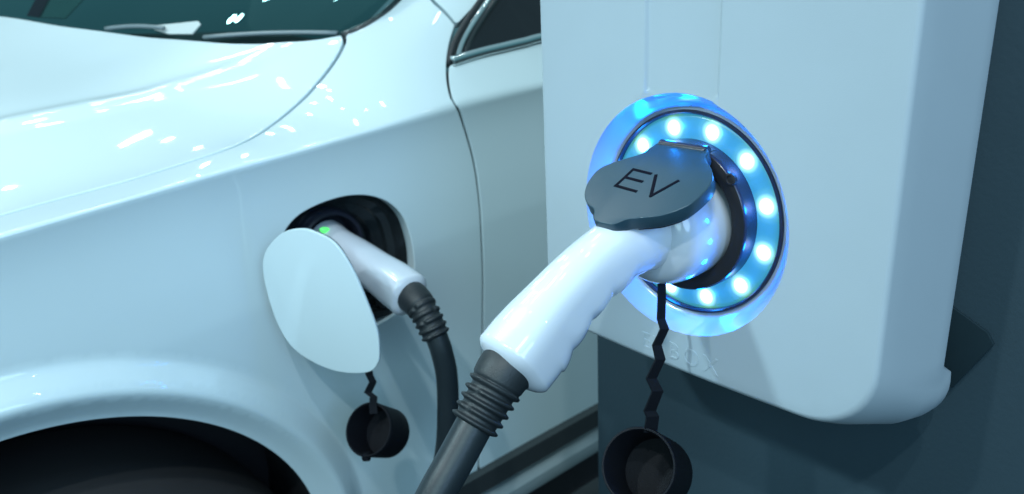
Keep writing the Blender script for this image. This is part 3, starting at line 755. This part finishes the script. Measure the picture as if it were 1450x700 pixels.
# main connector in the station
path = [pt(.60, -.04), pt(.80, -.05), pt(1.0, -.08), pt(1.25, -.12), pt(1.53, -.19), pt(1.84, -.31), pt(2.17, -.49), pt(2.42, -.65), pt(2.61, -.78), pt(2.79, -.895)]
radii = [(.42, .52), (.40, .46), (.36, .39), (.335, .345), (.32, .325), (.315, .32), (.325, .335), (.35, .36), (.368, .375), (.368, .375)]
radii = [(a * S, b * S) for a, b in radii]
expo = [2, 2, 2.1, 2.2, 2.4, 2.6, 2.8, 3.0, 3.1, 3.0]
def ridge(s, a):
    under = max(0, -math.sin(a)) ** 1.3
    q = (s - .30) / .155
    if 0 < q < 3.6: v = .17 * abs(math.sin(math.pi * q)) ** .65 * (1 if q < 3 else 1 - (q - 3) * .2) - .04
    else: v = -.04 if q <= 0 else .03
    return under * v
boot = [pt(2.78, -.88), pt(2.92, -.95), pt(3.04, -1.07), pt(3.16, -1.20), pt(3.32, -1.365)]
cab = [pt(3.24, -1.28), pt(3.30, -1.35), pt(3.56, -1.63), pt(3.79, -1.87), pt(4.01, -2.15), pt(4.2, -2.5), pt(4.35, -3.1), pt(4.4, -4.2), pt(4.3, -6), pt(4.2, -9)]
gun = connector('large white connector in the foreground, plugged into the glowing station, on a thick black cable', st(0, 0, .2), path, radii, boot,
                ([0, .02, .36, .44, .95, 1], [.285 * S, .290 * S, .262 * S, .225 * S, .205 * S, .195 * S], .045 * S), cab, .182 * S, UP, expo, ridge)
prof = [(.57, -.10), (.61, -.08), (.615, .0), (.615, .40), (.605, .54), (.585, .64), (.55, .74), (.48, .82), (.38, .86), (.2, .88), (.02, .88)]
V, F = loft([[st(r_ * math.cos(a), r_ * math.sin(a) - .09, h_) for a in np.linspace(0, 2 * math.pi, 96, endpoint=False)] for r_, h_ in prof], True, False)
build('collar', V, F, M_GUN, gun, angle=60)
# strap and dust cap hanging below it
zz = [(937, 386, .05), (937, 420, .05), (936, 452, .05), (941, 466, .0), (930, 489, .06), (935, 509, .01), (922, 536, .07), (931, 554, .02), (920, 582, .08), (924, 590, .05), (921, 612, .06)]
def rp(q, s_): return CAM + pix(q) * s_
sp_ = [rp((x, y), .578 + (y - 386) / 226 * .034 + dn * .02) for x, y, dn in zz]
def ribbon(pts_, w, th, side, name, parent):
    rings = []
    for i, p in enumerate(pts_):
        A = side / np.linalg.norm(side); B = np.cross(DOWN, A); B /= np.linalg.norm(B)
        wi = w[i] if hasattr(w, '__len__') else w
        rings.append([p + A * wi + B * th, p - A * wi + B * th, p - A * wi - B * th, p + A * wi - B * th])
    V, F = loft(rings); return build(name, V, F, M_CAP, parent, False)
side = RIGHT * .96 + FWD * .28
cap = thing('dust_cap', '', '', rp((906, 655), .62)) if False else None
V_cap0 = rp((903, 660), .603); V_cap1 = rp((934, 670), .648); ax = V_cap1 - V_cap0; Lc = np.linalg.norm(ax); r0 = 55 / FPX * .603
V, F = loft(lathe(V_cap0, ax, [(r0 * .90, Lc * .86), (r0 * .91, .002), (r0 * .94, 0), (r0 * .985, 0), (r0 * 1.01, .0015), (r0 * 1.0, .004), (r0 * .985, Lc * .5), (r0 * .96, Lc * .93), (r0 * .90, Lc)], 72), True, True)
dc = build('dust_cap', V, F, M_CAP, gun, angle=40)
ribbon(sp_, [.0030, .0030, .0031, .0034, .0036, .0040, .0043, .0046, .0050, .0052, .0055], .0011, side, 'strap', dc)
V, F = loft(lathe(rp((935, 386), .576), DOWN, [(.0001, -.005), (.0045, -.004), (.005, .0), (.0042, .003), (.0001, .004)], 20), False, False)
build('strap_anchor', V, F, M_GUN, gun)

# connector in the car
cpt = [cr(-.010, -.290, -.045), cr(-.008, -.294, -.015), cr(-.004, -.299, .02), cr(-.001, -.305, .055), cr(.001, -.311, .09), cr(.002, -.316, .118)]
rr2 = [(.026, .026), (.0225, .024), (.021, .023), (.021, .022), (.0225, .023), (.0225, .023)]
bt = [cr(.002, -.316, .118), cr(.002, -.318, .130), cr(.003, -.326, .143), cr(.004, -.337, .152), cr(.006, -.352, .160)]
cb = [cr(.0045, -.343, .156), cr(.006, -.352, .160), cr(.008, -.370, .165), cr(.011, -.398, .166), cr(.011, -.440, .163), cr(.008, -.497, .155), cr(-.006, -.571, .142), cr(-.03, -.68, .13), cr(-.05, -.85, .13), cr(-.05, -1.10, .13)]
gun2 = connector('smaller white connector plugged into the open charging port of the white car', cr(0, -.30, 0), cpt, rr2, bt,
                 ([0, .02, .36, .44, .95, 1], [.0175, .0178, .0165, .0140, .0135, .0125], .0022), cb, .0118, UP, [2, 2, 2.3, 2.6, 2.8, 2.8])
c0_ = rp((521, 608), .865); c1_ = rp((553, 614), .905); ax = c1_ - c0_; Lc = np.linalg.norm(ax); ax /= Lc; Lc = .046
c1_ = c0_ + ax * Lc; r0 = 38 / FPX * .87
V, F = loft(lathe(c0_, ax, [(r0 * .88, Lc * .8), (r0 * .90, .002), (r0 * .93, 0), (r0 * .98, 0), (r0 * 1.01, .002), (r0, .005), (r0 * .97, Lc * .5), (r0 * .94, Lc * .90), (r0 * .86, Lc)], 60), True, True)
dc2 = build('dust_cap', V, F, M_CAP, gun2, angle=40)
nb = c0_ + (DOWN - ax * (DOWN @ ax)) * r0 * 1.0 + ax * .006
V, F = loft(lathe(nb, DOWN, [(.005, -.004), (.005, .003), (.004, .005), (.0001, .006)], 20)); build('tab', V, F, M_CAP, dc2, angle=40)
zz = [(521, 520, 0), (523, 531, 0), (528, 541, .02), (521, 556, .0), (529, 562, .01), (528, 576, 0), (529, 586, 0)]
ribbon([rp((x, y), .868) for x, y, d in zz], .0042, .0014, side, 'strap', dc2)
